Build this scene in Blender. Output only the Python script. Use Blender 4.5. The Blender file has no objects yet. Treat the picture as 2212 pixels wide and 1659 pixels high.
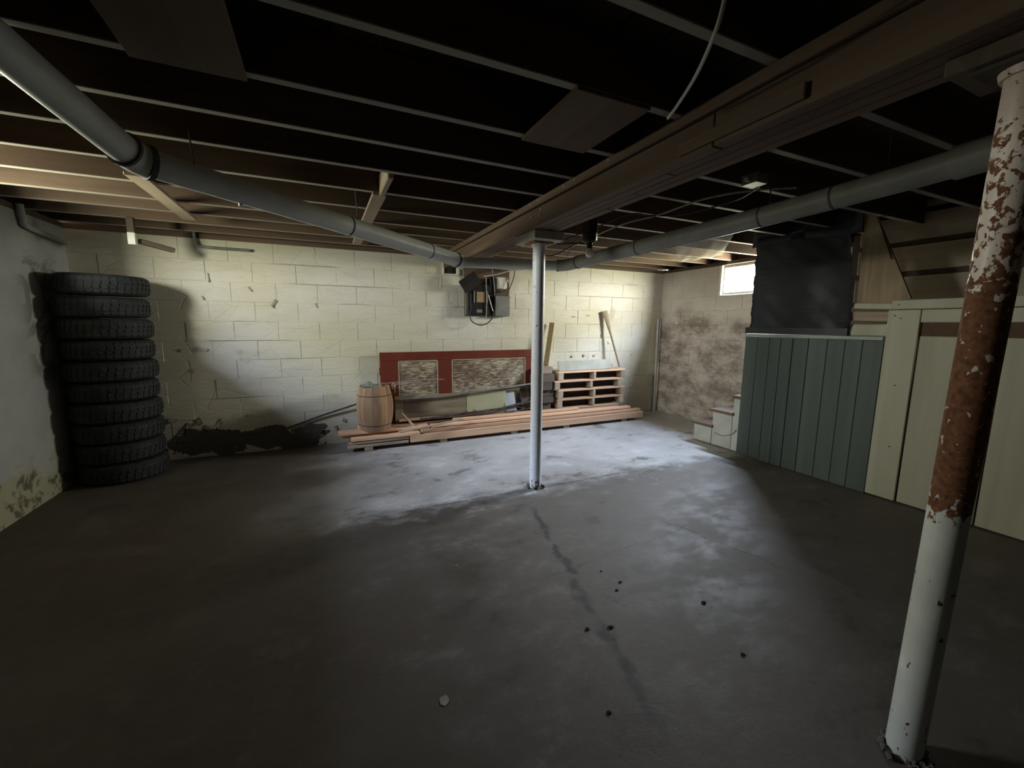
import bpy, bmesh, math, random
from mathutils import Vector, Matrix
random.seed(7)
rnd = random.uniform

# ------------------------------------------------------------------ camera, world, windows' light, exposure
W, H, F = 2212.0, 1659.0, 890.0
PITCH, YAW, ROLL = map(math.radians, (8.2, 24.8, 0.4))
EYE = Vector((0, 0, 1.41))
fwd = Vector((math.sin(YAW)*math.cos(PITCH), math.cos(YAW)*math.cos(PITCH), -math.sin(PITCH)))
rt0 = Vector((math.cos(YAW), -math.sin(YAW), 0)); up0 = rt0.cross(fwd)
rt = rt0*math.cos(ROLL) + up0*math.sin(ROLL); up = -rt0*math.sin(ROLL) + up0*math.cos(ROLL)
sc = bpy.context.scene
cd = bpy.data.cameras.new('camera'); cd.sensor_width = 36; cd.lens = F/W*36; cd.clip_start = .02
co = bpy.data.objects.new('camera', cd); sc.collection.objects.link(co)
m = Matrix((rt, up, -fwd)).transposed().to_4x4(); m.translation = EYE; co.matrix_world = m
sc.camera = co

def hit(x, y, ax, v):                     # photo pixel -> point where its ray meets the plane axis ax = v
    d = rt*((x-W/2)/F) + up*(-(y-H/2)/F) + fwd
    return EYE + d*((v-EYE[ax])/d[ax])
def fl(x, y, z=0.0): return hit(x, y, 2, z)

sc.view_settings.view_transform = 'Standard'; sc.view_settings.look = 'None'; sc.view_settings.gamma = 1
sc.view_settings.use_curve_mapping = False
sc.view_settings.exposure = 0.0

world = bpy.data.worlds.new('world'); sc.world = world; world.use_nodes = True
wn = world.node_tree; wn.nodes.clear()
out = wn.nodes.new('ShaderNodeOutputWorld'); bg = wn.nodes.new('ShaderNodeBackground')
tc = wn.nodes.new('ShaderNodeTexCoord'); sp = wn.nodes.new('ShaderNodeSeparateXYZ'); rp = wn.nodes.new('ShaderNodeValToRGB')
mr = wn.nodes.new('ShaderNodeMapRange'); mr.inputs[1].default_value = -1; mr.inputs[2].default_value = 1
wn.links.new(tc.outputs['Generated'], sp.inputs[0]); wn.links.new(sp.outputs[2], mr.inputs[0]); wn.links.new(mr.outputs[0], rp.inputs[0])
e = rp.color_ramp.elements                # lawn below the horizon, a belt of trees round the house, open sky above the treetops
e[0].position = 0.0; e[0].color = (.42, .41, .29, 1)
e[1].position = 1.0; e[1].color = (1.15, 1.45, 2.1, 1)
for p, c in ((.49, (.52, .50, .37, 1)), (.51, (1.0, .96, .85, 1)), (.655, (1.0, .97, .87, 1)), (.74, (1.55, 1.7, 2.05, 1))):
    k = e.new(p); k.color = c
wn.links.new(rp.outputs[0], bg.inputs[0]); bg.inputs[1].default_value = 208.0
sc.cycles.max_bounces = 12; sc.cycles.diffuse_bounces = 8
wn.links.new(bg.outputs[0], out.inputs[0])

COURSE, BL = 2.235/11, .4064                            # block courses
XL, XR, YB, YF, XP = -2.04, 5.06, 5.17, -1.6, 4.18      # room: left, right, back, behind the camera; stair partition
ZW, ZJ, ZD = 2.235, 2.285, 2.475                        # wall top, joist underside, deck underside
WIN_R = (3.30, 4.10); WIN_L = (3.05, 3.85); WZ = (1.829, 2.235)
def portal(x, y0, y1, sgn):
    l = bpy.data.lights.new('window_daylight_portal', 'AREA'); l.shape = 'RECTANGLE'; l.size = WZ[1]-WZ[0]; l.size_y = y1-y0
    l.cycles.is_portal = True
    o = bpy.data.objects.new('window_daylight_portal', l); sc.collection.objects.link(o)
    o.location = (x, (y0+y1)/2, sum(WZ)/2); o.rotation_euler = (0, sgn*math.pi/2, 0)
portal(XR+.095, *WIN_R, 1); portal(XL-.19, *WIN_L, -1)

# ------------------------------------------------------------------ helpers
COL = sc.collection
def mesh_obj(name, me, mat, parent=None, loc=(0, 0, 0)):
    o = bpy.data.objects.new(name, me); COL.objects.link(o)
    if mat and not me.materials: me.materials.append(mat)
    o.location = loc
    if parent: o.parent = parent
    return o
def tag(o, label=None, cat=None, group=None, kind=None):
    if label: o['label'] = label
    if cat: o['category'] = cat
    if group: o['group'] = group
    if kind: o['kind'] = kind
    return o
def thing(name, label, cat, loc=(0, 0, 0), group=None):
    o = bpy.data.objects.new(name, None); COL.objects.link(o); o.location = loc; o.empty_display_size = .1
    return tag(o, label, cat, group)
def to_mesh(bm, smooth=None):
    bmesh.ops.recalc_face_normals(bm, faces=bm.faces)
    me = bpy.data.meshes.new('m'); bm.to_mesh(me); bm.free()
    if smooth is not None:
        me.shade_smooth() if smooth >= 180 else me.set_sharp_from_angle(angle=math.radians(smooth))
        if smooth < 180:
            for p in me.polygons: p.use_smooth = True
    return me
def add_box(bm, a, b, bev=0, jit=0):
    a, b = Vector(a), Vector(b); lo = [min(a[i], b[i]) for i in range(3)]; hi = [max(a[i], b[i]) for i in range(3)]
    r = bmesh.ops.create_cube(bm, size=1); vs = r['verts']
    for v in vs:
        for i in range(3): v.co[i] = (lo[i] if v.co[i] < 0 else hi[i]) + (rnd(-jit, jit) if jit else 0)
    if bev:
        es = list({e for v in vs for e in v.link_edges})
        bmesh.ops.bevel(bm, geom=es, offset=bev, segments=1, affect='EDGES', profile=.5)
    return vs
def box(name, a, b, mat, parent=None, bev=.004, jit=0, origin=None):
    """axis-aligned box given in world coordinates; mesh is centred on its own middle"""
    a, b = Vector(a), Vector(b); c = (a+b)/2
    bm = bmesh.new(); add_box(bm, a-c, b-c, bev, jit)
    base = parent_loc(parent)
    return mesh_obj(name, to_mesh(bm), mat, parent, c-base)
def parent_loc(p):
    v = Vector((0, 0, 0))
    while p: v += p.location; p = p.parent
    return v
def frame(x, z):
    x = Vector(x).normalized(); z = Vector(z); y = z.cross(x).normalized(); z = x.cross(y)
    return Matrix((x, y, z)).transposed()
def bar(name, p0, p1, w, t, mat, parent=None, upv=(0, 0, 1), bev=.004, bow=0, seg=1, taper=0):
    """board from p0 to p1 (centre line), w across, t along upv; local X is the grain"""
    p0, p1 = Vector(p0), Vector(p1); L = (p1-p0).length; c = (p0+p1)/2
    bm = bmesh.new(); add_box(bm, (-L/2, -w/2, -t/2), (L/2, w/2, t/2), bev, 0)
    if seg > 1:
        for i in range(1, seg):
            bmesh.ops.bisect_plane(bm, geom=bm.verts[:]+bm.edges[:]+bm.faces[:], plane_co=(-L/2+L*i/seg, 0, 0), plane_no=(1, 0, 0))
        for v in bm.verts: v.co.z += bow*(1-(2*v.co.x/L)**2); v.co.y += bow*.5*math.sin(v.co.x*3)
    o = mesh_obj(name, to_mesh(bm), mat, parent)
    mt = frame(p1-p0, upv).to_4x4(); mt.translation = c-parent_loc(parent); o.matrix_local = mt
    return o
def tube_bm(bm, pts, r, n=12, cap=True):
    pts = [Vector(p) for p in pts]; rings = []; prev = None
    for i, p in enumerate(pts):
        d = (pts[min(i+1, len(pts)-1)]-pts[max(i-1, 0)]).normalized()
        if prev is None:
            a = Vector((0, 0, 1)) if abs(d.z) < .9 else Vector((1, 0, 0)); u = d.cross(a).normalized()
        else: u = (prev-d*prev.dot(d)).normalized()
        prev = u; v = d.cross(u); rr = r[i] if isinstance(r, (list, tuple)) else r
        rings.append([bm.verts.new(p+(u*math.cos(2*math.pi*k/n)+v*math.sin(2*math.pi*k/n))*rr) for k in range(n)])
    for a, b in zip(rings, rings[1:]):
        for k in range(n): bm.faces.new((a[k], a[(k+1) % n], b[(k+1) % n], b[k]))
    if cap: bm.faces.new(rings[0][::-1]); bm.faces.new(rings[-1])
def tube(name, pts, r, mat, parent=None, n=12, smooth=50):
    base = Vector(pts[0]); bm = bmesh.new(); tube_bm(bm, [Vector(p)-base for p in pts], r, n)
    return mesh_obj(name, to_mesh(bm, smooth), mat, parent, base-parent_loc(parent))
def smooth_path(pts, k=6):
    pts = [Vector(p) for p in pts]; o = []
    for i in range(len(pts)-1):
        a, b, c, d = pts[max(i-1, 0)], pts[i], pts[i+1], pts[min(i+2, len(pts)-1)]
        for j in range(k):
            t = j/k
            o.append(.5*((2*b)+(c-a)*t+(2*a-5*b+4*c-d)*t*t+(3*b-a-3*c+d)*t**3))
    return o+[pts[-1]]
def lathe_bm(bm, prof, n=32, a0=0, a1=2*math.pi, closed=False):
    full = abs(a1-a0-2*math.pi) < 1e-6; cols = []
    for k in range(n if full else n+1):
        a = a0+(a1-a0)*k/n
        cols.append([bm.verts.new((r*math.cos(a), r*math.sin(a), z)) for r, z in prof])
    m_ = len(cols); P = len(prof)
    for k in range(m_ if full else m_-1):
        A, B = cols[k], cols[(k+1) % m_]
        for i in range(P if closed else P-1): bm.faces.new((A[i], B[i], B[(i+1) % P], A[(i+1) % P]))
    if not full and closed:
        bm.faces.new(cols[0]); bm.faces.new(cols[-1][::-1])
def sheet(name, grid, mat, parent=None, smooth=180, thick=0):
    """grid: rows of points"""
    base = Vector(grid[0][0]); bm = bmesh.new(); vs = [[bm.verts.new(Vector(p)-base) for p in row] for row in grid]
    for r0, r1 in zip(vs, vs[1:]):
        for i in range(len(r0)-1): bm.faces.new((r0[i], r0[i+1], r1[i+1], r1[i]))
    if thick: bmesh.ops.solidify(bm, geom=bm.faces[:], thickness=thick)
    return mesh_obj(name, to_mesh(bm, smooth), mat, parent, base-parent_loc(parent))
def prism(name, poly, depth_vec, mat, parent=None, bev=0):
    poly = [Vector(p) for p in poly]; base = poly[0]; bm = bmesh.new(); d = Vector(depth_vec)
    a = [bm.verts.new(p-base) for p in poly]; b = [bm.verts.new(p-base+d) for p in poly]; n = len(a)
    bm.faces.new(a); bm.faces.new(b[::-1])
    for i in range(n): bm.faces.new((a[i], b[i], b[(i+1) % n], a[(i+1) % n]))
    if bev: bmesh.ops.bevel(bm, geom=bm.edges[:], offset=bev, segments=1, affect='EDGES')
    return mesh_obj(name, to_mesh(bm), mat, parent, base-parent_loc(parent))

# ------------------------------------------------------------------ materials
class N:
    def __init__(s, name, rough=.8, metal=0):
        s.m = bpy.data.materials.new(name); s.m.use_nodes = True; s.t = s.m.node_tree; s.b = s.t.nodes['Principled BSDF']
        s.b.inputs['Roughness'].default_value = rough; s.b.inputs['Metallic'].default_value = metal
        s.b.inputs['Specular IOR Level'].default_value = .3
    def new(s, k): return s.t.nodes.new('ShaderNode'+k)
    def put(s, sock, v):
        if hasattr(v, 'is_output') or isinstance(v, bpy.types.NodeSocket): s.t.links.new(v, sock)
        else: sock.default_value = v
    def pos(s): return s.new('NewGeometry').outputs['Position'] if False else s.new('NewGeometry').outputs[0]
    def obj(s): return s.new('TexCoord').outputs['Object']
    def rand(s): return s.new('ObjectInfo').outputs['Random']
    def mapv(s, v, scale=(1, 1, 1), off=None):
        n = s.new('Mapping'); s.put(n.inputs[0], v); n.inputs['Scale'].default_value = scale
        if off is not None: s.put(n.inputs['Location'], off)
        return n.outputs[0]
    def noise(s, v, scale, detail=5, rough=.55, dist=0):
        n = s.new('TexNoise'); s.put(n.inputs['Vector'], v); n.inputs['Scale'].default_value = scale
        n.inputs['Detail'].default_value = detail; n.inputs['Roughness'].default_value = rough; n.inputs['Distortion'].default_value = dist
        return n.outputs[0]
    def vor(s, v, scale, feature='F1'):
        n = s.new('TexVoronoi'); n.feature = feature; s.put(n.inputs['Vector'], v); n.inputs['Scale'].default_value = scale; return n.outputs[0]
    def math(s, op, a, b=0.0, c=None, clamp=False):
        n = s.new('Math'); n.operation = op; n.use_clamp = clamp; s.put(n.inputs[0], a); s.put(n.inputs[1], b)
        if c is not None: s.put(n.inputs[2], c)
        return n.outputs[0]
    def rng(s, v, a, b, c=0.0, d=1.0):
        n = s.new('MapRange'); n.interpolation_type = 'SMOOTHSTEP'; s.put(n.inputs[0], v)
        for i, q in enumerate((a, b, c, d)): n.inputs[i+1].default_value = q
        return n.outputs[0]
    def ramp(s, v, stops):
        n = s.new('ValToRGB'); s.put(n.inputs[0], v); e = n.color_ramp.elements
        while len(e) < len(stops): e.new(.5)
        for q, (p, c) in zip(e, stops): q.position = p; q.color = (*c, 1)
        return n.outputs[0]
    def mix(s, f, a, b, mode='MIX'):
        n = s.new('Mix'); n.data_type = 'RGBA'; n.blend_type = mode; s.put(n.inputs[0], f)
        for i, q in ((6, a), (7, b)): s.put(n.inputs[i], q if not isinstance(q, tuple) else (*q, 1))
        return n.outputs[2]
    def sep(s, v):
        n = s.new('SeparateXYZ'); s.put(n.inputs[0], v); return n.outputs
    def col(s, c): s.put(s.b.inputs['Base Color'], c if not isinstance(c, tuple) else (*c, 1)); return s
    def rough(s, c): s.put(s.b.inputs['Roughness'], c); return s
    def bump(s, h, strength=.3, dist=.01):
        n = s.new('Bump'); n.inputs['Strength'].default_value = strength; n.inputs['Distance'].default_value = dist
        s.put(n.inputs['Height'], h); s.put(s.b.inputs['Normal'], n.outputs[0]); return s
def wood(name, c1, c2, axis=0, fine=1.0, var=.35, rough=.75, dark=None, under=None):
    s = N(name, rough); r = s.rand(); o = s.obj()
    off = s.new('CombineXYZ')
    for i in range(3): s.put(off.inputs[i], s.math('MULTIPLY', r, 37.0+11*i))
    sv = [30*fine]*3; sv[axis] = 1.6*fine
    v = s.mapv(o, tuple(sv), off.outputs[0])
    n1 = s.noise(v, 1.0, 6, .6, .6); sv2 = [3.0]*3; sv2[axis] = .7
    n2 = s.noise(s.mapv(o, tuple(sv2), off.outputs[0]), 1.0, 3)
    f = s.math('ADD', s.math('MULTIPLY', n1, .65), s.math('MULTIPLY', n2, .35))
    c = s.ramp(f, [(.3, c1), (.7, c2)])
    if dark: c = s.mix(s.rng(n2, .52, .7), c, dark)
    if under:                       # downward faces painted paler: bounced light put into the colour
        nz = s.sep(s.new('NewGeometry').outputs['Normal'])[2]; c = s.mix(s.math('MULTIPLY', s.rng(nz, -.5, -.9), s.rng(n2, .25, .45, .55, 1.0)), c, under)
    k = s.math('ADD', 1-var, s.math('MULTIPLY', r, 2*var))
    kk = s.new('CombineColor'); [s.put(kk.inputs[i], k) for i in range(3)]
    s.col(s.mix(1.0, c, kk.outputs[0], 'MULTIPLY')).bump(n1, .25, .003)
    return s.m
def plain(name, c1, c2, scale=6, rough=.6, metal=0, bump=.1, detail=5):
    s = N(name, rough, metal); o = s.obj(); n = s.noise(o, scale, detail)
    s.col(s.ramp(n, [(.35, c1), (.65, c2)])).bump(n, bump, .004)
    return s.m

def wall_paint():
    s = N('painted_block', .62); p = s.pos(); x, y, z = s.sep(p)[:3]
    big = s.noise(p, .8, 3); mid = s.noise(s.mapv(p, (1.2, 1.2, 5)), 1.6, 6, .6); fine = s.noise(s.mapv(p, (3, 3, 14)), 3, 6, .65)
    c = s.mix(s.rng(big, .38, .62), (.61, .575, .45), (.66, .635, .575))
    c = s.mix(s.rng(mid, .45, .75, 0, .45), c, (.50, .47, .38))
    c = s.mix(s.rng(fine, .58, .72, 0, .5), c, (.46, .42, .34))
    low = s.math('ADD', z, s.math('MULTIPLY', s.math('SUBTRACT', mid, .5), .9))
    c = s.mix(s.rng(low, .62, .15, 0, .55), c, (.36, .31, .26))
    pn = s.noise(s.mapv(p, (1, 1, 1.25)), 3.6, 9, .66, .3)
    thr = s.ramp(s.math('MULTIPLY', z, 2.0), [(0.0, (.56,)*3), (.10, (.50,)*3), (.26, (.40,)*3), (.44, (.46,)*3), (.62, (.66,)*3), (.75, (1, 1, 1))])
    xs = s.math('MULTIPLY', s.rng(x, -1.9, -1.2), s.rng(x, .5, -.2))
    peel = s.rng(s.math('SUBTRACT', s.math('ADD', pn, s.math('MULTIPLY', xs, .06)), s.math('ADD', thr, s.math('MULTIPLY', s.math('SUBTRACT', 1.0, xs), .5))), -.004, .012)
    c = s.mix(peel, c, s.mix(fine, (.05, .045, .04), (.11, .10, .088)))
    fr = s.math('FRACT', s.math('ADD', s.math('DIVIDE', z, COURSE), s.math('MULTIPLY', s.math('SUBTRACT', s.noise(p, 6, 4), .5), .06)))
    ln = s.math('MULTIPLY', s.rng(s.math('ABSOLUTE', s.math('SUBTRACT', fr, .02)), .035, .008), s.rng(s.noise(s.mapv(p, (1, 1, 4)), 1.1, 4), .50, .62))
    c = s.mix(s.math('MULTIPLY', ln, .75), c, (.20, .17, .12))
    rust = s.rng(s.noise(p, 2.3, 5), .66, .74, 0, .4)
    c = s.mix(rust, c, (.33, .27, .20))
    s.col(c); s.rough(s.mix(peel, (.6, .6, .6), (.9, .9, .9)))
    crack = s.math('MULTIPLY', s.rng(s.vor(s.mapv(p, (1, 1, 2.2)), 2.6, 'DISTANCE_TO_EDGE'), .0, .02), 1)
    h = s.math('ADD', s.math('MULTIPLY', fine, .5), s.math('ADD', s.math('MULTIPLY', mid, .8), s.math('MULTIPLY', peel, -.8)))
    s.bump(s.math('ADD', h, s.math('MULTIPLY', crack, .25)), .45, .02)
    return s.m
def wall_dirty():
    s = N('dirty_block', .75); p = s.pos(); x, y, z = s.sep(p)[:3]
    mid = s.noise(s.mapv(p, (1.2, 1.2, 2.0)), 2.6, 9, .68, .15); fine = s.noise(s.mapv(p, (2, 2, 9)), 4, 6, .65); big = s.noise(p, 1.3, 3)
    c = s.mix(s.rng(mid, .36, .64), (.27, .22, .18), (.62, .57, .51))
    hi = s.math('ADD', z, s.math('MULTIPLY', s.math('SUBTRACT', big, .5), 1.2))
    c = s.mix(s.rng(hi, 1.45, 1.8, 0, .85), c, (.64, .60, .52))
    c = s.mix(s.rng(fine, .56, .7, 0, .6), c, (.70, .68, .66))
    s.col(c).bump(s.math('ADD', mid, s.math('MULTIPLY', fine, .6)), .5, .02)
    return s.m
def wall_left_mat():
    s = N('chalky_plaster', .8); p = s.pos(); x, y, z = s.sep(p)[:3]
    mid = s.noise(p, 2.0, 6, .6); fine = s.noise(p, 9, 6, .65); pl = s.noise(s.mapv(p, (1, 1, 1)), 3.0, 7, .65, 1.2)
    c = s.mix(s.rng(mid, .3, .7), (.27, .275, .265), (.34, .345, .33))
    m1 = s.math('MULTIPLY', s.rng(pl, .50, .56), s.math('MULTIPLY', s.rng(y, 4.35, 4.6), s.math('MULTIPLY', s.rng(z, .8, 1.0), s.rng(z, 2.0, 1.8))))
    c = s.mix(m1, c, (.15, .145, .12))
    low = s.math('ADD', z, s.math('MULTIPLY', s.math('SUBTRACT', pl, .5), 1.0))
    c = s.mix(s.rng(low, .36, .26, 0, .85), c, (.30, .28, .18))
    c = s.mix(s.math('MULTIPLY', s.rng(low, .3, .2), s.rng(fine, .5, .58)), c, (.10, .09, .06))
    s.col(c).bump(s.math('ADD', s.math('MULTIPLY', m1, -1.0), s.math('MULTIPLY', fine, .5)), .5, .02)
    return s.m
def floor_mat():
    s = N('old_concrete', .62); p = s.pos(); x, y, z = s.sep(p)[:3]
    big = s.noise(p, .55, 4, .55, .2); mid = s.noise(s.mapv(p, (1, 1.5, 1)), 2.4, 9, .7, .1); fine = s.noise(p, 14, 6, .7)
    a_, b__ = fl(860, 1108), fl(1380, 1015); dd_ = (b__-a_).normalized()      # slab joint through the post foot: window light painted pale beyond it
    lit_pool = s.math('ADD', s.math('ADD', s.math('MULTIPLY', x, -dd_.y), s.math('MULTIPLY', y, dd_.x)), dd_.y*a_.x-dd_.x*a_.y)
    lit_pool = s.rng(s.math('ADD', lit_pool, s.math('MULTIPLY', s.math('SUBTRACT', mid, .5), 1.1)), -.22, .22)
    lit_pool = s.math('MULTIPLY', lit_pool, s.rng(s.math('ADD', x, s.math('MULTIPLY', s.math('SUBTRACT', big, .5), 2.5)), -.6, 1.1))
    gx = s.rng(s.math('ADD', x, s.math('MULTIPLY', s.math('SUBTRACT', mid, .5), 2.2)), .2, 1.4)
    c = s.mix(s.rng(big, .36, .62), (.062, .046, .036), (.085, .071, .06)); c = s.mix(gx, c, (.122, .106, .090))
    c = s.mix(lit_pool, c, s.mix(s.rng(big, .36, .62), (.33, .32, .315), (.46, .45, .445)))
    c = s.mix(s.rng(mid, .50, .70, 0, .6), c, s.mix(lit_pool, s.mix(gx, (.12, .105, .09), (.215, .19, .165)), (.58, .57, .56)))
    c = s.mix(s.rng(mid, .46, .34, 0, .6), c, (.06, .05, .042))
    c = s.mix(s.rng(fine, .55, .75, 0, .3), c, s.mix(lit_pool, s.mix(gx, (.13, .115, .10), (.22, .205, .185)), (.60, .58, .57)))
    def line(x0, y0, x1, y1, w, wob, seed):
        a, b = fl(x0, y0), fl(x1, y1); d = (b-a); L = d.length; d /= L; n = Vector((-d.y, d.x))
        v = s.new('VectorMath'); v.operation = 'SUBTRACT'; s.put(v.inputs[0], p); v.inputs[1].default_value = (a.x, a.y, 0)
        def dot(q):
            k = s.new('VectorMath'); k.operation = 'DOT_PRODUCT'; s.put(k.inputs[0], v.outputs[0]); k.inputs[1].default_value = (q[0], q[1], 0); return k.outputs[1]
        nn = s.noise(s.mapv(p, (1, 1, 1), (seed, seed*2, 0)), 5, 5)
        off = s.math('ABSOLUTE', s.math('ADD', dot(n), s.math('MULTIPLY', s.math('SUBTRACT', nn, .5), wob)))
        al = dot(d); ends = s.math('MULTIPLY', s.rng(al, -.05, .1), s.rng(al, L+.05, L-.1))
        return s.math('MULTIPLY', s.math('MULTIPLY', s.rng(off, w, w*.15), ends), s.rng(s.noise(s.mapv(p, (1, 1, 1), (seed*3, 0, 0)), 7, 5, .6), .36, .54, .08, 1.0))
    k1 = line(1150, 1095, 1440, 1600, .040, .16, 3.0)
    k2 = line(860, 1108, 1380, 1015, .03, .05, 9.0)  # slab joint line, drawn dark with the post's cast shadow
    k3 = line(1420, 1120, 1700, 1230, .012, .12, 15.0)
    k4 = line(1180, 1250, 1620, 1085, .008, .10, 21.0)
    for k, a in ((k1, .9), (k2, .55), (k3, .7), (k4, .6)): c = s.mix(s.math('MULTIPLY', k, a), c, (.045, .04, .038))
    s.col(c); s.rough(s.rng(mid, .3, .7, .5, .8))
    s.bump(s.math('ADD', s.math('MULTIPLY', fine, .25), mid), .35, .015)
    return s.m
def rust_post(name, heavy):
    s = N(name, .55); p = s.pos(); x, y, z = s.sep(p)[:3]
    n = s.noise(s.mapv(p, (1, 1, .8)), 46, 6, .6, .4); n2 = s.noise(p, 60, 4); n3 = s.noise(p, 9, 5, .6)
    c = s.ramp(n3, [(.3, (.50, .52, .48)), (.7, (.60, .60, .55))] if heavy else [(.3, (.68, .71, .77)), (.7, (.76, .79, .84))])
    r = s.ramp(n2, [(.3, (.075, .03, .014)), (.7, (.21, .09, .04))])
    if heavy:   # blotches high up, near solid rust in the middle, clean paint below
        th = s.math('SUBTRACT', .55, s.math('MULTIPLY', s.math('MULTIPLY', s.rng(z, .78, 1.0), s.rng(z, 1.62, 1.42)), .17))
        th = s.math('ADD', th, s.rng(z, .92, .78, 0, .16))
        top = s.rng(z, 1.9, 1.98); th = s.math('ADD', th, s.math('MULTIPLY', top, .1))
        mask = s.math('MAXIMUM', s.rng(s.math('SUBTRACT', n, th), -.03, -.0), s.rng(s.noise(s.mapv(p, (1, 1, .6)), 26, 2), .665, .69))
        c = s.mix(s.rng(z, 1.88, 1.97, 0, .8), c, (.2, .22, .19))
        c = s.mix(s.rng(z, .95, 1.25, 0, .6), c, (.66, .52, .42))
    else:
        mask = s.math('MAXIMUM', s.rng(s.math('SUBTRACT', n, s.rng(z, .0, .12, .45, .66)), -.02, .02), s.rng(n2, .72, .76))
    s.col(s.mix(mask, c, r)); s.rough(s.math('ADD', .42, s.math('MULTIPLY', mask, .4)))
    s.bump(s.math('ADD', s.math('MULTIPLY', mask, .8), s.math('MULTIPLY', n2, .3)), .6, .004)
    return s.m
def door_panel_mat():
    s = N('peeling_door_panel', .7); o = s.obj()
    v = s.mapv(o, (9, 9, 62)); n = s.noise(v, 1.1, 9, .72, .3); b = s.noise(o, 2.4, 3)
    c = s.mix(s.rng(s.math('ADD', n, s.math('MULTIPLY', s.math('SUBTRACT', b, .5), .6)), .42, .62), (.13, .08, .055), (.50, .45, .34))
    s.col(c).bump(n, .6, .006); return s.m
def glass_mat(name='window_glass', tint=(.93, .94, .92, 1)):
    m = bpy.data.materials.new(name); m.use_nodes = True; t = m.node_tree; t.nodes.clear()
    o = t.nodes.new('ShaderNodeOutputMaterial'); mx = t.nodes.new('ShaderNodeMixShader'); a = t.nodes.new('ShaderNodeBsdfTransparent'); g = t.nodes.new('ShaderNodeBsdfGlossy')
    a.inputs[0].default_value = tint; g.inputs['Roughness'].default_value = .05; mx.inputs[0].default_value = .06
    t.links.new(a.outputs[0], mx.inputs[1]); t.links.new(g.outputs[0], mx.inputs[2]); t.links.new(mx.outputs[0], o.inputs[0]); return m
def film_mat():
    m = bpy.data.materials.new('clear_plastic_film'); m.use_nodes = True; t = m.node_tree; t.nodes.clear()
    o = t.nodes.new('ShaderNodeOutputMaterial'); mx = t.nodes.new('ShaderNodeMixShader'); m2 = t.nodes.new('ShaderNodeMixShader')
    a = t.nodes.new('ShaderNodeBsdfTransparent'); d = t.nodes.new('ShaderNodeBsdfTranslucent'); g = t.nodes.new('ShaderNodeBsdfDiffuse')
    d.inputs[0].default_value = (.75, .74, .70, 1); g.inputs[0].default_value = (.7, .68, .64, 1)
    m2.inputs[0].default_value = .5; mx.inputs[0].default_value = .5
    t.links.new(d.outputs[0], m2.inputs[1]); t.links.new(g.outputs[0], m2.inputs[2])
    t.links.new(a.outputs[0], mx.inputs[1]); t.links.new(m2.outputs[0], mx.inputs[2]); t.links.new(mx.outputs[0], o.inputs[0]); return m
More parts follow.
